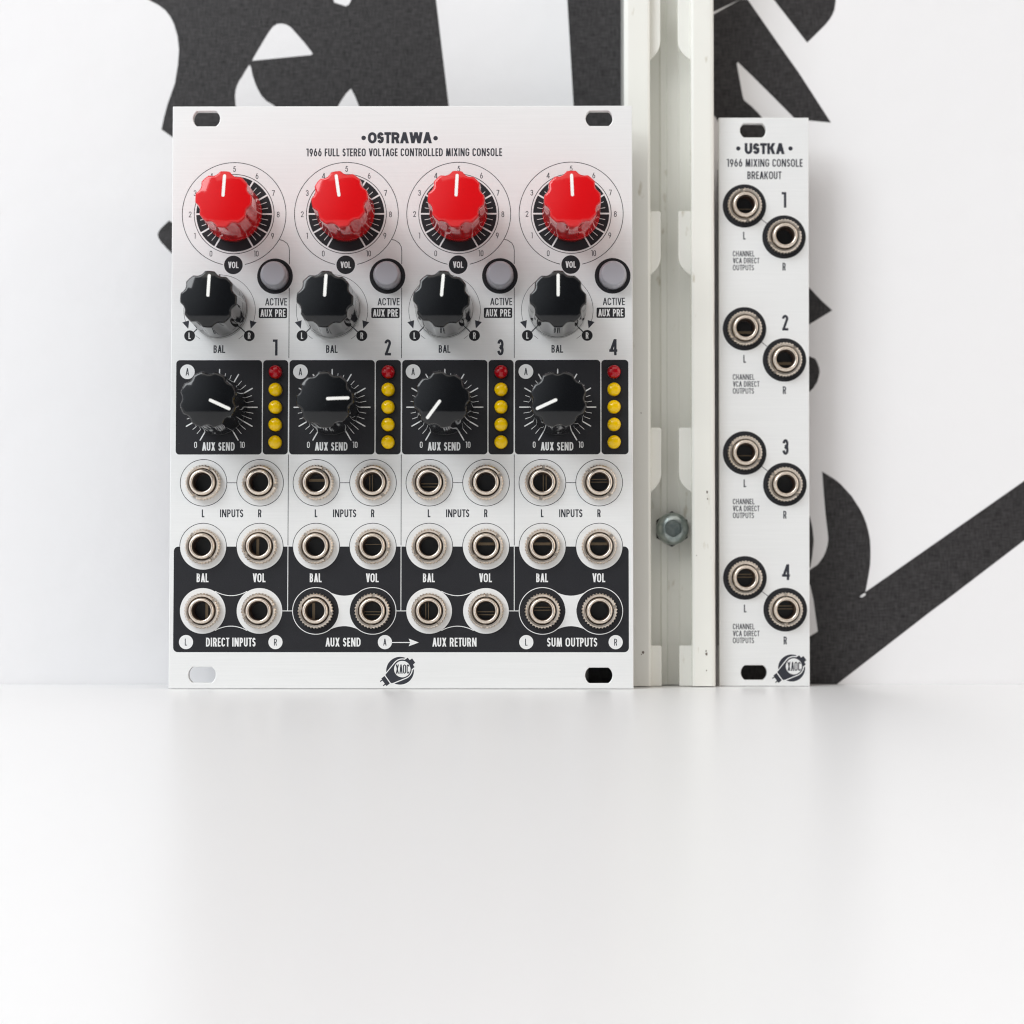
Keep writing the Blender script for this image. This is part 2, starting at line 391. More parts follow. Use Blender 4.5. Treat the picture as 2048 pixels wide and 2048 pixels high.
WM = Matrix.Identity(4)
def wpts(pp): return [on_plane(x, y, WM, WALL_Y) for x, y in pp]
def smooth_pts(pp): return pp
letters = [
 [[(150, -130), (294, -2), (317, 10), (331, 21), (341, 34), (348, 48), (355, 72), (358, 99), (356, 128), (350, 166), (335, 209), (328, 235), (323, 259),
   (346, 275), (420, 330), (900, 330), (908, 300), (872, 0), (857, -130)],
  [(665.6, -8), (668, 5), (691.5, 12.4), (698, 9), (706, -8)],
  [(503.9, 121.6), (513, 105), (523, 88), (532, 73), (539, 62), (546, 53), (554, 48), (563, 47), (573, 49), (582, 55), (590.6, 64.7), (608.7, 85), (625.5, 107), (622, 110)],
  [(498.7, 129.4), (491, 141), (484.5, 152.7), (478, 162), (474, 171), (471, 181), (470, 191.5), (471, 210), (480, 238), (580, 238), (546.6, 210), (533, 202), (523, 191.5), (516, 179), (510, 165.6), (505, 150), (502, 134.6)],
  [(701.9, 177), (692, 187), (683.7, 199), (677, 210), (668, 235), (725, 235), (717, 210), (709.6, 191.5)]],
 [[(338.2, 441), (345, 446), (420, 500), (420, 580), (344.4, 508), (323, 485.6), (317, 476), (315.4, 469), (317, 463.8), (322, 456.6)]],
 [[(1126, -130), (1134.5, 0), (1147, 210), (1155, 345), (1340, 345), (1340, -130)]],
 [[(1176, 1240), (1176, 1366), (1290, 1366), (1290, 1240)]],
 [[(1420, 33), (1430, 27), (1478.7, 0), (1496, 0), (1550, 78), (1598.7, 147), (1661.9, 245.3), (1617, 240.8), (1575, 300), (1470, 300), (1437, 246), (1431, 234), (1420, 225)],
  [(1475.6, 124), (1473.5, 128), (1479.7, 161.5), (1484.9, 190.5), (1487, 198), (1491, 203), (1503.5, 213), (1516, 225.7), (1524, 235), (1543, 262), (1605, 255), (1587.3, 235), (1545, 192.5), (1511.8, 159.4)]],
 [[(1478.7, -0.5), (1496, -0.5), (1420, -110), (1350, -110), (1350, 60)]],
 [[(1470, -110), (1548, 0), (1614.3, 85.3), (1626, 74), (1638, 62), (1650, 50), (1658.8, 39.3), (1665, 29), (1669, 18.6), (1671.6, 0), (1668, -40), (1650, -110)]],
 [[(1560, 515), (1617.5, 574), (1640.8, 599), (1664.4, 620.8), (1617.5, 649.5), (1560, 682)]],
 [[(1560, 690), (1618, 712.4), (1630, 717), (1634.5, 724.8), (1638.4, 735.7), (1639.4, 744), (1638, 751), (1634.5, 763.6), (1626.8, 776), (1618.7, 783.8), (1560, 820)]],
 [[(1643.9, 943), (1668.7, 958), (1681, 968), (1692, 979.8), (1703, 992), (1712, 1006), (1720.5, 1019), (1727.7, 1034), (1733, 1048), (1737, 1063.6), (1740, 1079), (1740.9, 1096), (1741, 1115), (1740, 1131),
   (1737, 1151), (1730.8, 1183.9), (2048, 962), (2300, 786), (2300, 896), (2048, 1081), (1892.4, 1200), (1860, 1224), (1675, 1367.5), (1660, 1380), (1440, 1380), (1440, 1300), (1620.6, 1272),
   (1635.6, 1263), (1626.8, 1199), (1620.6, 1170), (1600, 1155), (1620.6, 1139), (1634.5, 1130), (1641, 1122), (1647, 1113), (1651.5, 1103), (1654.7, 1091.6), (1656.5, 1081), (1656, 1069.8), (1650.8, 1026), (1647, 979.8), (1644.6, 947)],
  [(1719, 1193.5), (1724, 1195), (1731, 1190.5), (1731.5, 1186.5), (1727, 1187)]],
 [[(1580, 990), (1619.8, 1032.6), (1625, 1057), (1627.5, 1082), (1624.5, 1111.8), (1620.6, 1135), (1590, 1150)]],
]
for lp in letters:
    filled('printed_letter', [wpts(x) for x in lp], LINEN, wall, y=WALL_Y - 0.03)

# ------------------------------------------------------------------ wall rail
RY = 11.5                          # front face of the rail
rail = empty('wall_rail', 'white lacquered slotted metal rail running up the wall between the two modules', 'shelf rail', (32.13, RY, 0))
bpy.context.view_layer.update()
X0, X1, XA, XB = -9.95, 10.0, -4.35, 5.05
prof = [(X0, 16.4), (X0, .7), (X0 + .25, .2), (X0 + .8, 0), (XA - .5, 0), (XA - .1, .15), (XA, .6), (XA, 3.2), (XA - .9, 3.5), (XA - .9, 9.0), (-1.6, 9.0), (-1.3, 8.4), (-.3, 8.4), (0, 9.0), (2.6, 9.0),
        (2.9, 8.6), (XB + .9, 8.6), (XB + .9, 3.5), (XB, 3.2), (XB, .6), (XB + .1, .15), (XB + .5, 0), (X1 - .8, 0), (X1 - .25, .2), (X1, .7), (X1, 16.4)]
V = [(x, y, z) for z in (0.2, 420) for x, y in prof]; np_ = len(prof)
F = [[i, i + 1, np_ + i + 1, np_ + i] for i in range(np_ - 1)]
ch = meshobj('channel', V, F, RAIL, rail)
md = ch.modifiers.new('thick', 'SOLIDIFY'); md.thickness = 0.0003; md.offset = 0
LY = 2.4
tz = [on_plane(1340, p, rail.matrix_world, LY)[1] for p in (-7, 426, 859, 1291)]
step = (tz[0] - tz[3]) / 3
for k in range(-3, 4):
    z1 = tz[0] - k * step; z0 = max(z1 - 14.6, 0.2)
    for sgn, xa, wd in ((1, XA, 2.55), (-1, XB, 2.9)):
        p = [(xa, z1), (xa + sgn * (wd - .3), z1), (xa + sgn * wd, z1 - .3)]
        if z0 > 0.3:
            for i in range(9):
                u = i / 8
                p.append((xa + sgn * wd * (1 - u ** 1.7), z1 - 10.4 - 4.2 * u ** .8))
        else:
            p += [(xa + sgn * wd, z0), (xa, z0)]
        if sgn < 0: p = p[::-1]
        filled('lip', [p], RAIL, rail, y=LY, thick=1.0, bevel=0.12)
sx, sz = on_plane(1346, 1057, rail.matrix_world, 3.0)
hexp = [(sx + 4.05 * math.sin(R(60 * i)), sz + 4.05 * math.cos(R(60 * i))) for i in range(6)]
screw_hole_plate = filled('screw_hole_plate', [hexp], CHIP, rail, y=7.2, thick=1.6, bevel=0.1)  # black plate behind the head, its colour standing in for the dark hole
V, F = lathe([(3.62, -7.0), (3.62, -3.9), (3.5, -3.3), (3.1, -2.75), (2.5, -2.4), (2.02, -2.25)], 48)
meshobj('screw_head', V, F, ZINC, screw_hole_plate, (sx, 0, sz), True)
soc = []
for i in range(48):
    a = 7.5 * i; rr = 1.95 - .22 * abs(math.sin(R(a * 3 + 12)))
    soc.append((rr, a))
V, F = [], []
for hh, f_ in ((2.24, 1.0), (2.35, .96), (5.2, .9)):
    for r_, a in soc: V.append((r_ * f_ * math.sin(R(a)), hh, r_ * f_ * math.cos(R(a))))
for k in range(2):
    for i in range(48): F.append([k * 48 + i, k * 48 + (i + 1) % 48, (k + 1) * 48 + (i + 1) % 48, (k + 1) * 48 + i])
F.append([96 + i for i in range(48)])
for i in range(48):   # collar to the head
    a = R(7.5 * i); V.append((2.05 * math.sin(a), 2.26, 2.05 * math.cos(a)))
for i in range(48): F.append([i, (i + 1) % 48, 144 + (i + 1) % 48, 144 + i])
meshobj('screw_socket', V, F, ZINC, screw_hole_plate, (sx, 0, sz))

SCUFF = mat('grey_scuff', (0.16, 0.13, 0.11), 0.6)
rs = random.Random(5)
for px_, py_, rr in ((1286, 1305, .30), (1283, 1309, .14), (1413, 1308, .34), (1412, 1302, .2), (1414, 984, .28), (1415, 998, .18), (1282, 826, .12), (1413, 1341, .14), (1393, 1111, .12)):
    a, z = on_plane(px_, py_, rail.matrix_world, 0)
    filled('scuff_mark', [[(a + rr * rs.uniform(.5, 1.1) * math.cos(R(30 * i)), z + rr * 1.3 * rs.uniform(.5, 1.1) * math.sin(R(30 * i))) for i in range(12)]], SCUFF, rail, y=-0.2)

# ================================================================== shared meshes for jacks, knobs
TEETH = 34
def nutfun(r, h, a):
    if r > 3.5: r = r + (0.11 if r > 3.75 else 0.03) * math.cos(a * TEETH)
    s = min(abs((a - c + math.pi) % (2 * math.pi) - math.pi) for c in (0, math.pi))
    if s * 3.4 < 0.40 and h > 1.0: h = 1.0
    return r, h
nutV, nutF = lathe([(3.02, 0.1), (3.02, 1.55), (3.12, 1.75), (3.5, 1.80), (3.66, 1.66), (3.80, 1.42), (3.84, 0.15), (3.6, 0.02)], TEETH * 6, nutfun)
def make_mesh(name, V, F, m, smooth):
    me = bpy.data.meshes.new(name); me.from_pydata([(x * MM, y * MM, z * MM) for x, y, z in V], [], F); me.materials.append(m)
    me.polygons.foreach_set('use_smooth', [smooth] * len(me.polygons)); me.update(); return me
def autosmooth(me, ang=35):
    # sharp edges above the angle, smooth otherwise
    import bmesh
    bm = bmesh.new(); bm.from_mesh(me)
    for e in bm.edges:
        e.smooth = not (len(e.link_faces) == 2 and e.calc_face_angle(0) > R(ang))
    bm.to_mesh(me); bm.free()
NUT = make_mesh('nut', nutV, nutF, NICK, True); autosmooth(NUT, 30)
V, F = lathe([(2.86, -1.5), (2.86, 1.9), (2.82, 2.3), (2.78, 2.55), (2.60, 2.82), (2.40, 2.90), (2.22, 2.86), (2.10, 2.72), (2.02, 2.4), (1.98, 1.2)], 64)
SLEEVE = make_mesh('jack', V, F, NICK, True)
V, F = lathe([(1.98, 1.2), (1.94, 0.6), (1.92, -3.4)], 48)
LINER = make_mesh('socket_bore', V, F, HOLE, True)
V, F = lathe([(1.92, -3.4), (0.01, -3.4)], 48)
FLOOR = make_mesh('socket_floor', V, F, HOLER, True)
CONTS = []
for bb in ([(-1.86, 1.86, .9, 1.1, .10, .26), (-1.7, 1.7, 1.6, 1.9, .72, .92)], [(-1.8, 1.8, 1.8, 2.0, .35, .95)],
           [(-1.7, 1.7, 1.4, 1.6, .45, .60), (-1.7, 1.7, 2.2, 2.6, .85, 1.3)], [(-1.6, 1.6, 2.6, 2.9, 1.05, 1.35)]):
    V, F = [], []
    for q in bb: box_v(*q, V, F)
    CONTS.append(make_mesh('contact_spring', V, F, BRASS, False))
crn = random.Random(11)
V, F = [], []; box_v(-4.4, 4.4, 2.05, 10.2, -4.6, 5.6, V, F)
JBODY = make_mesh('jack_body', V, F, CHIP, False)
def child(name, me, parent, loc=(0, 0, 0), roty=0.0):
    o = bpy.data.objects.new(name, me); o.location = [c * MM for c in loc]; o.rotation_euler = (0, roty, 0)
    return link(o, parent)
def add_jack(parent, x, z, nutrot, crot, body=True):
    j = child('jack', SLEEVE, parent, (x, 0, z))
    child('nut', NUT, j, (0, 0, 0), R(nutrot))
    child('socket_bore', LINER, j); child('socket_floor', FLOOR, j)
    child('contact_spring', crn.choice(CONTS), j, (0, 0, 0), R(crot))
    if body: child('jack_body', JBODY, j)
    return j

HK = 18.3
def scal(a):
    p = (math.degrees(a) + 22.5) % 45 - 22.5          # lobes at multiples of 45, scoops in between
    q = 22.5 - abs(p)                                   # 0 in the middle of a scoop
    return max(0.0, 1 - (q / 12.6) ** 2)
SAG = 0.64
def dome(r): return HK + SAG * (1 - (r / 5.62) ** 2)
def knobfun(r, h, a):
    if h >= 100:                      # cap rings: h - 100 is the fraction of the outline, r the inset
        o_ = 6.05 - 0.62 * scal(a)
        rr = (o_ - r) * (h - 100)
        drop = {0.0: .34, .06: .16, .16: .05}.get(r, 0)
        return rr, dome(rr) - drop
    d = 0.0
    if h > 3.9: d = 0.62 * min(1, max(0, (h - 3.9) / 11.0)) ** 0.55
    return r - d * scal(a), h
kp = [(5.9, 0.7), (6.30, 0.75), (6.36, 0.95), (6.35, 3.0), (6.22, 3.12), (6.22, 3.32), (6.33, 3.45), (6.33, 3.9)]
kp += [(6.33 - .26 * i / 12, 3.9 + (HK - 1.0 - 3.9) * i / 12) for i in range(1, 13)]
kp += [(0.0, 101.0), (0.06, 101.0), (0.16, 101.0), (0.30, 101.0)] + [(0.30, 100 + f_) for f_ in (.95, .9, .82, .72, .6, .45, .3, .15, .04)]
V, F = lathe(kp, 192, knobfun, cap1=True)
KR = make_mesh('knob', V, F, REDP, True); KB = make_mesh('knob', V, F, BLKP, True)
for me in (KR, KB): autosmooth(me, 30)
V, F = [], []
us = [.35 + .33 * (1 - math.cos(R(15 * i))) for i in range(7)] + [.68 + (4.95 - .68) * i / 8 for i in range(1, 8)] + [4.95 + .33 * math.sin(R(15 * i)) for i in range(7)]
NP = len(us) - 1
pl = []
for u in us:
    e = min(1, math.sqrt(max(0, 1 - max(0, (.33 - min(u - .35, 5.28 - u)) / .33) ** 2)))
    pl.append((u, max(.05, .33 * e)))
for u, hwd in pl:
    for s in (-1, 1):
        V.append((s * hwd, -(dome(u) + .035), u))
for u, hwd in pl:
    for s in (-1, 1):
        V.append((s * hwd, -(dome(u) - .1), u))
for i in range(NP):
    F.append([2 * i, 2 * i + 1, 2 * i + 3, 2 * i + 2])
    o_ = 2 * (NP + 1)
    F.append([2 * i, 2 * i + 2, o_ + 2 * i + 2, o_ + 2 * i]); F.append([2 * i + 1, o_ + 2 * i + 1, o_ + 2 * i + 3, 2 * i + 3])
PTR = make_mesh('pointer', V, F, WHITEP, False)
V, F = lathe([(3.0, -1.0), (3.0, 1.2), (2.4, 1.2)], 32)
SHAFT = make_mesh('shaft', V, F, NICK, True)
def add_knob(parent, x, z, ang, red):
    k = child('knob', KR if red else KB, parent, (x, 0, z), R(ang))
    k['label'] = 'glossy red fluted knob with white pointer line' if red else 'glossy black fluted knob with white pointer line'
    child('pointer', PTR, k); child('shaft', SHAFT, k)
    return k
V, F = lathe([(1.46, -1.0), (1.46, .9), (1.42, 1.15), (1.30, 1.42), (1.08, 1.66), (.78, 1.84), (.42, 1.94), (.12, 1.97)], 40, cap1=True)
LR = make_mesh('led', V, F, LEDR, True); LYW = make_mesh('led', V, F, LEDY, True)
V, F = lathe([(3.0, -2), (3.0, 2.1), (2.92, 2.6), (2.80, 3.3), (2.68, 3.9), (2.58, 4.1), (2.42, 4.2), (2.2, 4.22)], 64, cap1=True)
BUT = make_mesh('push_button', V, F, BTN, True); autosmooth(BUT, 40)

# logo drawn in units of its disc radius
def logo(parent, cx, cz, r, y):
    f = lambda p: [(cx + (a - 968) / 446 * r, cz - (b_ - 668) / 446 * r) for a, b_ in p]
    bc = (1040, 610)
    def body(rad, gr):
        pts = []
        for i in range(25):
            a = R(-68 + (212 + 0) * i / 24)     # from lower right round over the top to the left
            pts.append((bc[0] + rad * math.cos(a), bc[1] - rad * math.sin(a)))
        pts = pts[:]
        tail = [(500 - gr, 790 + gr * .1), (508 - gr * .9, 830 + gr * .5), (665 - gr * .4, 1050 + gr), (700, 1068 + gr), (745, 1058 + gr)]
        return pts + tail
    disc('logo_print', cx, cz, r, INKT, parent, y, 64)
    flat('logo_print', [[f(body(305 + 32, 36))]], ALU, parent, y - .006)
    flat('logo_print', [[f(body(305, 0))]], INKT, parent, y - .012)
    capp = [(1120, 312), (1215, 250), (1280, 328), (1355, 272), (1455, 408), (1385, 470), (1432, 553), (1335, 628), (1250, 520), (1190, 420)]
    cc = (1275, 440)
    flat('logo_print', [[f([(cc[0] + (a - cc[0]) * 1.2, cc[1] + (b_ - cc[1]) * 1.2) for a, b_ in capp[:8]] + [(1250, 520), (1190, 420)])]], ALU, parent, y - .009)
    flat('logo_print', [[f(capp)]], INKT, parent, y - .015)
    plug = [(470, 835), (640, 1072), (540, 1157), (495, 1120), (440, 1160), (415, 1140), (478, 1085), (405, 985), (335, 1028), (320, 1000), (388, 952), (368, 915)]
    flat('logo_print', [[f(plug)]], INKT, parent, y - .012)
    wc = f([(1040, 615)])[0]
    disc('logo_print', wc[0], wc[1], 265 / 446 * r, ALU, parent, y - .018, 48)
    text('XAOC', wc[0] + .02 * r, wc[1] + .01, .66 * r, parent, INKT, t=.115, width=.98 * r, y=y - .024, gap=.055, name='logo_lettering')

# ================================================================== LARGE MODULE
PW, PH = 101.6, 128.5
mix = empty('mixer_module', 'wide silver mixing console module with red and black knobs standing on the table', 'synthesizer module', (-78.19, 0, 0.12), (R(-0.94), 0, R(-0.159)))
bpy.context.view_layer.update()
MW = mix.matrix_world.copy()
P = lambda x, y: on_plane(x, y, MW)
CH = 24.79
jx = (7.37, 19.80); jz = (45.05, 31.04, 16.96)
bx_, bz_ = 22.83, 90.66
lx = 23.08; lz = [69.40 - 3.865 * i for i in range(5)]
holes = [slot(7.48, 125.75), slot(94.3, 125.68), slot(7.31, 3.0), slot(94.03, 2.9)]
for k in range(4):
    o_ = k * CH
    for a in jx:
        for z in jz: holes.append(circ(a + o_, z, 2.98, 40))
    holes.append(circ(bx_ + o_, bz_, 3.15, 40))
    for z in lz: holes.append(circ(lx + o_, z, 1.62, 28))
panel = filled('front_panel', [[(0, 0), (PW, 0), (PW, PH), (0, PH)]] + holes, ALU, mix, y=1.0, thick=2.0, bevel=0.14)
Y1, Y2, Y3, Y4 = -0.012, -0.020, -0.028, -0.036
# title
x0, z0 = P(735.8, 275.6); x1, _ = P(863.9, 275.6)
text('OSTRAWA', (x0 + x1) / 2, z0, 2.5, panel, INKT, t=.25, width=x1 - x0, y=Y1, gap=.04, name='title_lettering')
for q in ((727.3, 275.8), (871.2, 276.4)): disc('title_dot', *P(*q), .50, INKT, panel, Y1)
x0, z0 = P(612.6, 304.9); x1, _ = P(1003.9, 304.9)
text('1966 FULL STEREO VOLTAGE CONTROLLED MIXING CONSOLE', (x0 + x1) / 2, z0, 1.76, panel, INKT, t=.155, width=x1 - x0, y=Y1, name='subtitle_lettering')
pointer = dict(vol=(3, -8.5, 2.7, -2.4), bal=(2.5, 3, 4.8, 0), aux=(114.4, 87.3, 216.9, 245.7))
nums = [('0', -177, 307), ('1', -303, 169), ('2', -340, 2), ('3', -303, -163), ('4', -177, -296), ('5', 0, -350), ('6', 175, -296), ('7', 302, -163), ('8', 340, 4), ('9', 297, 169), ('10', 172, 307)]
UN = .2588 / 9.041
for k in range(4):
    o_ = k * CH
    vx, vz = 13.73 + o_, 104.47
    # volume dial
    g = math.degrees(math.asin(2.42 / 11.3))
    ring('dial_ring', vx, vz, 11.46, .15, INKT, panel, Y1, -90 + g, 270 - g, 120)
    ring('dial_ring', vx, vz, 8.82, .15, INKT, panel, Y1)
    disc('dial_field', vx, vz, 8.37, INK, panel, Y1, 96)
    tick = []
    for i in range(31):
        a = R(-150 + 10 * i); s_, c_ = math.sin(a), math.cos(a)
        if i % 3 == 0: tick.append(strip([(vx + 5.2 * s_, vz + 5.2 * c_), (vx + 8.40 * s_, vz + 8.40 * c_)], .36)[0])
        else: tick.append(strip([(vx + 5.4 * s_, vz + 5.4 * c_), (vx + 7.62 * s_, vz + 7.62 * c_)], .13)[0])
    flat('dial_scale', [tick], ALU, panel, Y2)
    for s, dx, dy in nums:
        text(s, vx + dx * UN, vz - dy * UN, 1.28, panel, INKT, t=.115, y=Y1, name='dial_number', k=1.2)
    disc('caption_disc', vx - .1, vz - 11.3, 2.06, INK, panel, Y1)
    text('VOL', vx - .1, vz - 11.3, 1.43, panel, ALU, t=.17, width=2.3, y=Y2)
    # channel divider
    dx_ = 25.98 + o_
    if k < 3:
        q0 = P(559.0 + 0, 479.3); q1 = P(571, 487.5)
        top = [(q0[0] + o_, q0[1]), (dx_ - 1.5, q1[1] + .75), (dx_ - .55, q1[1] + .1), (dx_ - .12, q1[1] - .7), (dx_, q1[1] - 1.5), (dx_, 93.3)]
        line('divider_line', top, .15, INKT, panel, Y1)
        line('divider_line', [(dx_, 88.1), (dx_, 72.5)], .15, INKT, panel, Y1)
        line('divider_line', [(dx_, 51.25), (dx_, 31.3)], .15, INKT, panel, Y1)
    # button
    filled('button_surround', [circ(bx_ + o_, bz_, 3.94, 64), circ(bx_ + o_, bz_, 3.13, 48)], INK, panel, y=Y1)
    child('push_button', BUT, mix, (bx_ + o_, 0, bz_))
    text('ACTIVE', 23.1 + o_, P(554, 603.6)[1], 1.62, panel, INKT, t=.13, width=4.85, y=Y1)
    ax, az = P(330 + 834 * .2588, 190 + 1685 * .2588); ax += o_
    flat('caption_field', [[rrect(ax - 3.12, ax + 3.12, az - 1.14, az + 1.14, .3)]], INK, panel, Y1)
    text('AUX PRE', ax, az, 1.62, panel, ALU, t=.15, width=5.5, y=Y2)
    text(str(k + 1), 22.95 + o_, P(550.5, 695)[1], 3.55, panel, INKT, t=.155, y=Y1, name='channel_number')
    # balance dial
    cx_, cz_ = 10.65 + o_, 83.08
    ring('balance_arc', cx_, cz_, 7.88, .09, INKT, panel, Y1, -19, 199, 90)
    ring('balance_arc', cx_, cz_, 7.6, .08, INKT, panel, Y1, -56, -47, 8); ring('balance_arc', cx_, cz_, 7.6, .08, INKT, panel, Y1, 227, 236, 8)
    line('balance_tick', [(cx_, cz_ + 7.3), (cx_, cz_ + 8.05)], .24, INKT, panel, Y1)
    for s in (-1, 1):
        f_ = lambda u, v_: (cx_ + s * (u - 421) * .2588 / 9.06, cz_ - (v_ - 1666) * .2588 / 9.06)
        flat('arrow_head', [[[f_(655, 1743), f_(708, 1758), f_(662, 1808)][::s]]], INKT, panel, Y1)
        line('balance_tick', [f_(562, 1777), f_(625, 1840)], .24, INKT, panel, Y1)
        c2 = f_(651, 1862)
        disc('caption_disc', *c2, 1.2, INK, panel, Y2, 40)
        text('R' if s > 0 else 'L', c2[0], c2[1], 1.42, panel, ALU, t=.15, y=Y3)
    text('BAL', cx_, P(439, 698.3)[1], 1.7, panel, INKT, t=.15, y=Y1, width=2.55)
    # aux box and level box
    b0 = dx_ - CH + (.15 if k else .0); zt, zb = P(500, 720.3)[1], P(500, 909)[1]
    flat('black_field', [[rrect(b0, dx_ - 5.88, zb, zt, .8)]], INK, panel, Y1)
    filled('level_field', [rrect(dx_ - 5.66, dx_ - .14 if k < 3 else 100.62, zb, zt, .8)] + [circ(lx + o_, z, 1.58, 28) for z in lz], INK, panel, y=Y1)
    kx, kz = 10.73 + o_, 61.67
    tick = []
    for i in range(31):
        a = R(-150 + 10 * i); s_, c_ = math.sin(a), math.cos(a)
        if i % 3 == 0:
            tick.append(strip([(kx + 6.0 * s_, kz + 6.0 * c_), (kx + 8.35 * s_, kz + 8.35 * c_)], .27)[0])
            tick.append(circ(kx + 8.35 * s_, kz + 8.35 * c_, .135, 10))
        else: tick.append(strip([(kx + 6.0 * s_, kz + 6.0 * c_), (kx + 7.6 * s_, kz + 7.6 * c_)], .12)[0])
    flat('dial_scale', [tick[0::1]], ALU, panel, Y2)
    zz = P(430, 892.9)[1]
    text('AUX SEND', kx - .15, zz, 1.85, panel, ALU, t=.16, width=7.15, y=Y2)
    text('0', kx - 5.17, zz + .35, 1.36, panel, ALU, t=.115, y=Y2, k=1.15); text('10', kx + 5.1, zz + .35, 1.36, panel, ALU, t=.115, y=Y2, k=1.15)
    ax, az = P(374.8, 743.6); ax += o_ + (.1 if k else 0)
    disc('caption_disc', ax, az, 1.62, ALU, panel, Y2); text('A', ax, az, 1.6, panel, INKT, t=.115, y=Y3)
    # jacks and their print
    ring('jack_ring', jx[0] + o_, jz[0], 5.12, .14, INKT, panel, Y1); ring('jack_ring', jx[1] + o_, jz[0], 5.12, .14, INKT, panel, Y1)
    line('link_line', [(jx[0] + 5.15 + o_, jz[0]), (jx[1] - 5.15 + o_, jz[0])], .14, INKT, panel, Y1)
    for a in jx: ring('jack_ring', a + o_, jz[1], 5.12, .14, INKT, panel, Y1, 0, 180, 48)
    zz = P(463, 1026.7)[1]
    text('INPUTS', 13.58 + o_, zz, 1.72, panel, INKT, t=.15, width=5.1, y=Y1)
    text('L', jx[0] + o_ - .05, zz, 1.72, panel, INKT, t=.15, y=Y1); text('R', jx[1] + o_ - .05, zz, 1.72, panel, INKT, t=.15, y=Y1)
# lower black field: its upper edge runs round the second row of jack discs
zt, zb, xl, xr, rc = 31.04, P(500, 1304.3)[1], .95, 100.6, 1.0
top = []
for k in range(4):
    for a in jx:
        top += circ(a + k * CH, zt, 5.06, 28, 180, 360)
outline = [(xl + rc - rc * math.cos(R(90 * i / 5)), zt - rc + rc * math.sin(R(90 * i / 5))) for i in range(6)] + top \
    + [(xr - rc + rc * math.sin(R(90 * i / 5)), zt - rc + rc * math.cos(R(90 * i / 5))) for i in range(6)] \
    + [(xr - rc + rc * math.cos(R(90 * i / 5)), zb + rc - rc * math.sin(R(90 * i / 5))) for i in range(6)] \
    + [(xl + rc - rc * math.sin(R(90 * i / 5)), zb + rc - rc * math.cos(R(90 * i / 5))) for i in range(6)]
hl = []
for k in range(4):
    for a in jx: hl.append(circ(a + k * CH, jz[2], 5.0 if k % 2 == 0 else 3.2, 56))
filled('black_field', [outline] + hl, INK, panel, y=Y1)
for k in range(4):
    o_ = k * CH; xa, xb = jx[0] + o_, jx[1] + o_; xm = (xa + xb) / 2; zc = jz[2]
    if k < 3:
        dx_ = 25.98 + o_
        line('divider_line', [(dx_, 31.3), (dx_, zc + .05)], .17, ALU, panel, Y2)
        line('link_line', [(xb + (5.0 if k % 2 == 0 else 5.1), zc), (xa + CH - (5.1 if k % 2 == 0 else 5.0), zc)], .17, ALU, panel, Y2)
    A0 = 40
    def waist(s, off=0):
        # shallow curve that joins the two discs
        xs, zs = xa + 5.08 * math.cos(R(58)), 5.08 * math.sin(R(58))
        pts = []
        for i in range(17):
            u = i / 16; xx = xs + (2 * xm - 2 * xs) * u
            dip = .98 * math.sin(math.pi * u) ** .85 if 0 < u < 1 else 0
            pts.append((xx, zc + s * (zs - dip + off)))
        return pts
    if k % 2 == 0:
        for s in (-1, 1): line('waist_line', waist(s), .17, ALU, panel, Y2)
    else:
        up, dn = waist(1), waist(-1)
        # side arcs of the discs
        V, F = [], []
        N_ = 24
        for i in range(N_ + 1):
            zz = zc - 4.25 + 8.5 * i / N_
            xl_ = xa + math.sqrt(max(0, 5.0 ** 2 - (zz - zc) ** 2)); xr_ = xb - math.sqrt(max(0, 5.0 ** 2 - (zz - zc) ** 2))
            V += [(xl_, zz), (xr_, zz)]
        # band between the curves, column by column
        polys = []; M_ = 40
        xs0 = xa + 5.0 * math.cos(R(58)); xs1 = 2 * xm - xs0
        def bnd(xx):
            u = (xx - (xa + 5.08 * math.cos(R(58)))) / (2 * xm - 2 * (xa + 5.08 * math.cos(R(58))))
            u = min(1, max(0, u)); return 5.08 * math.sin(R(58)) - .98 * math.sin(math.pi * u) ** .85 if 0 < u < 1 else 5.08 * math.sin(R(58))
        def lo(xx):
            v1 = math.sqrt(max(0, 25 - (xx - xa) ** 2)) if xx < xa + 5 else 0
            v2 = math.sqrt(max(0, 25 - (xb - xx) ** 2)) if xx > xb - 5 else 0
            return max(v1, v2)
        for i in range(M_):
            p0 = xs0 + (xs1 - xs0) * i / M_; p1 = xs0 + (xs1 - xs0) * (i + 1) / M_
            for s in (-1, 1):
                polys.append([(p0, zc + s * min(lo(p0), bnd(p0))), (p1, zc + s * min(lo(p1), bnd(p1))), (p1, zc + s * bnd(p1)), (p0, zc + s * bnd(p0))])
        flat('pale_band', [polys], ALU, panel, Y2)
        for a in (xa, xb): ring('jack_ring', a, zc, 5.10, .17, ALU, panel, Y3)
    zz = P(406, 1155.6)[1]
    text('BAL', 7.3 + o_, zz, 1.93, panel, ALU, t=.155, width=2.6, y=Y2); text('VOL', 19.7 + o_, zz, 1.93, panel, ALU, t=.155, width=2.8, y=Y2)
zz = P(461, 1284.2)[1]
def cap_at(s, px_, wpx, k_=1): text(s, P(px_, 1284.2)[0], zz, 1.93, panel, ALU, t=.155, width=wpx / 9.12, y=Y2)
cap_at('DIRECT INPUTS', 461.5, 99); cap_at('AUX SEND', 686.1, 70); cap_at('AUX RETURN', 908.9, 88); cap_at('SUM OUTPUTS', 1144.3, 99.8)
for s, px_ in (('L', 372), ('R', 550.9), ('A', 769.8), ('L', 1052.6), ('R', 1231.3)):
    xx = P(px_, 1284.5)[0]
    disc('caption_disc', xx, zz, 1.55, ALU, panel, Y2); text(s, xx, zz, 1.5, panel, INKT, t=.12, y=Y3)
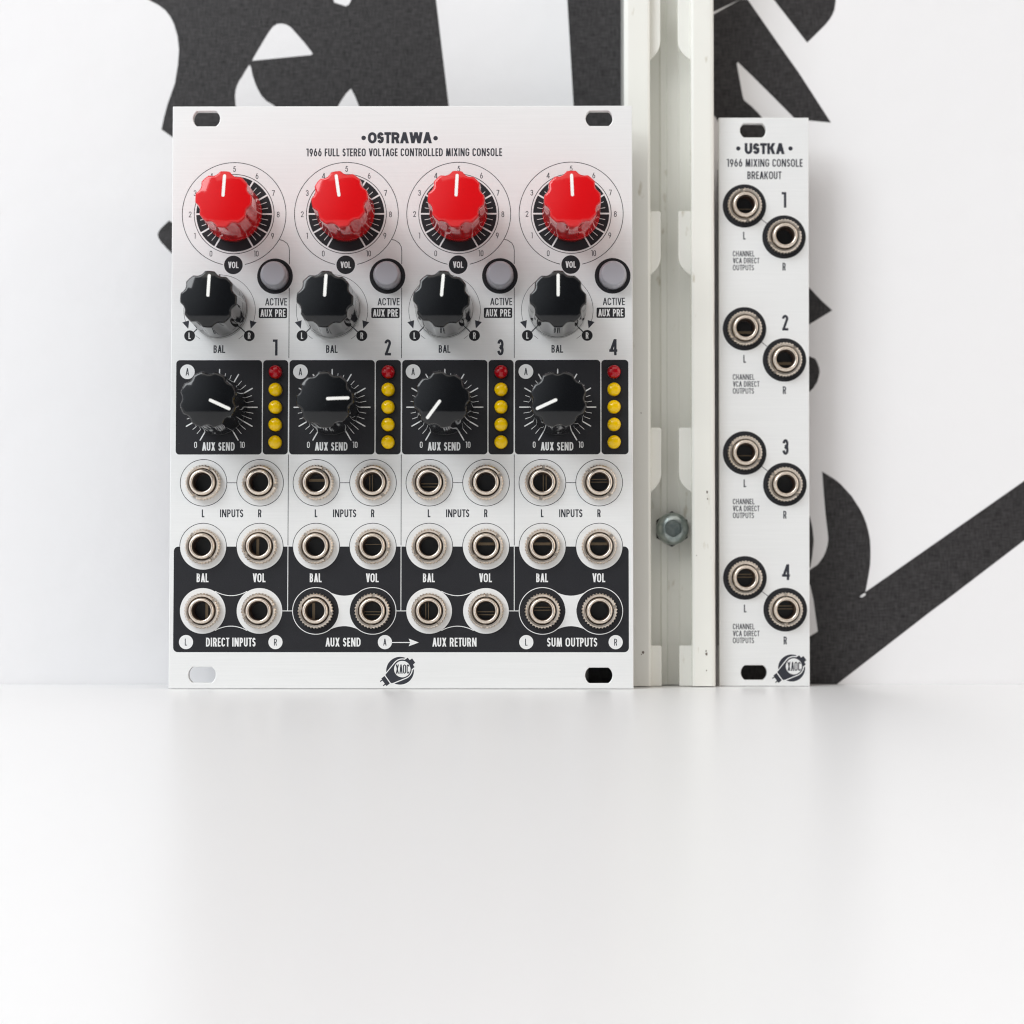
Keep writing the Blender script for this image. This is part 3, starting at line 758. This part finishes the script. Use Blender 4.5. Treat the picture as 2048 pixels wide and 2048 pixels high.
q0, q1 = P(783, 1285), P(821, 1285)
line('arrow_line', [q0, q1], .2, ALU, panel, Y2)
flat('arrow_head', [[[P(817.4, 1277.3), P(837.7, 1285), P(817.4, 1292.6), P(820.5, 1285)]]], ALU, panel, Y2)
lc = P(740 + 968 * .0621, 1300 + 668 * .0621)
logo(panel, lc[0], lc[1], 3.03, Y1)
# hardware
rn = random.Random(3)
contact_rot = [[-90, 0, 0, 0], [90, 0, 180, 0], [0, 0, 0, 0]]
nutrots = [[(48, 220), (100, 62), (35, 48), (100, 70)], [(55, 80), (65, 100), (40, 310), (75, 45)]]
for k in range(4):
    o_ = k * CH
    add_knob(mix, 13.73 + o_, 104.47, pointer['vol'][k], True)
    add_knob(mix, 10.65 + o_, 83.08, pointer['bal'][k], False)
    add_knob(mix, 10.73 + o_, 61.67, pointer['aux'][k], False)
    for i, z in enumerate(lz):
        e = child('led', LR if i == 0 else LYW, mix, (lx + o_, 0, z))
        e['label'] = 'unlit red round lamp' if i == 0 else 'unlit yellow round lamp'
    for r_ in range(3):
        for c_ in range(2):
            add_jack(mix, jx[c_] + o_, jz[r_], rn.choice((48, 62, 100, 30, 75, 120, 5, 140)), rn.choice((0, 0, 0, 90, -90, 180)), True)
# circuit boards behind the panel
boxes('circuit_board', [(1.2, PW - 1.2, 10.3, 11.9, 10.5, 118)], PCB, mix)
boxes('circuit_board', [(1.2, PW - 1.2, 19.0, 20.6, 12, 116)], PCB, mix)
boxes('component', [(8 + 14 * (i % 7), 16 + 14 * (i % 7), 12, 15, 20 + 24 * (i // 7), 25 + 24 * (i // 7)) for i in range(28)], CHIP, mix)['kind'] = 'stuff'

# ================================================================== SMALL MODULE
brk = empty('breakout_module', 'narrow silver breakout module with eight jack sockets and no knobs standing on the table', 'synthesizer module', (43.41, 15.38, 0.1), (R(0.07), R(0.10), R(0.036)))
bpy.context.view_layer.update()
UW = brk.matrix_world.copy(); Q = lambda x, y: on_plane(x, y, UW)
UWD = 20.32
LJ = [Q(*p) for p in ((1488.8, 411.9), (1489, 657.6), (1489.3, 906), (1489.8, 1155.9))]
RJ = [Q(*p) for p in ((1568, 474), (1568.9, 719.9), (1569.7, 968.9), (1570.5, 1219.3))]
st, sb = Q(1506, 260.7), Q(1508, 1345.2)
up_ = filled('front_panel', [[(0, 0), (UWD, 0), (UWD, PH), (0, PH)], slot(*st, 5.9, 3.22), slot(*sb, 5.9, 3.3)] + [circ(*p, 2.98, 40) for p in LJ + RJ], ALU, brk, y=1.0, thick=2.0, bevel=0.14)
a, z = Q(1489.3, 297.2); b2, _ = Q(1569.3, 297.2)
text('USTKA', (a + b2) / 2, z, 2.52, up_, INKT, t=.25, width=b2 - a, y=Y1, gap=.05, name='title_lettering')
for q in ((1476.6, 297), (1581, 297)): disc('title_dot', *Q(*q), .49, INKT, up_, Y1)
a, z = Q(1453.6, 325.8); b2, _ = Q(1605, 325.8)
text('1966 MIXING CONSOLE', (a + b2) / 2, z, 1.78, up_, INKT, t=.15, width=b2 - a, y=Y1, name='subtitle_lettering')
a, z = Q(1494.7, 350.5); b2, _ = Q(1563, 350.5)
text('BREAKOUT', (a + b2) / 2, z, 1.76, up_, INKT, t=.15, width=b2 - a, y=Y1, name='subtitle_lettering')
rows = [((1568, 399.8), (1488.8, 471.4), (1568.2, 533.3), 507.3), ((1570.3, 645.4), (1489.3, 717.8), (1568.9, 780.4), 754.0), ((1571, 894), (1489.8, 966.6), (1569.7, 1029.5), 1003), ((1571.9, 1144.3), (1490.4, 1217), (1570.5, 1280.9), 1253)]
urot = [(170, 65), (48, 38), (120, 130), (55, 0)]
for i in range(4):
    for p in (LJ[i], RJ[i]): filled('jack_surround', [circ(*p, 4.92, 64), circ(*p, 3.0, 40)], INK, up_, y=Y1)
    d_ = (Vector(RJ[i]) - Vector(LJ[i])).normalized()
    line('link_line', [(Vector(LJ[i]) + d_ * 4.8)[:], (Vector(RJ[i]) - d_ * 4.8)[:]], .15, INKT, up_, Y1)
    n_, l_, r_, t_ = rows[i]
    text(str(i + 1), *Q(*n_), 3.55, up_, INKT, t=.155, y=Y1, name='channel_number')
    text('L', *Q(*l_), 1.74, up_, INKT, t=.15, y=Y1); text('R', *Q(*r_), 1.74, up_, INKT, t=.15, y=Y1)
    for j, (s, wd) in enumerate((('CHANNEL', 4.88), ('VCA DIRECT', 6.0), ('OUTPUTS', 4.75))):
        a, z = Q(1465.7, t_ + 13.9 * j)
        text(s, a, z, 1.26, up_, INKT, t=.135, width=wd, align='l', y=Y1, name='caption_lettering')
    add_jack(brk, *LJ[i], urot[i][0], (180, 180, 180, 0)[i], False); add_jack(brk, *RJ[i], urot[i][1], (180, 180, 0, 0)[i], False)
lc = Q(1583.3, 1336)
logo(up_, lc[0], lc[1], 3.04, Y1)
boxes('circuit_board', [(.4, UWD - .4, 7.4, 8.9, 9, 118)], PCB, brk)
boxes('jack_body', [(.35, 9.6, 2.1, 7.3, p[1] - 5.4, p[1] + 4.4) for p in LJ] + [(10.2, 19.4, 2.1, 7.3, p[1] - 5.4, p[1] + 4.4) for p in RJ], CHIP, brk)
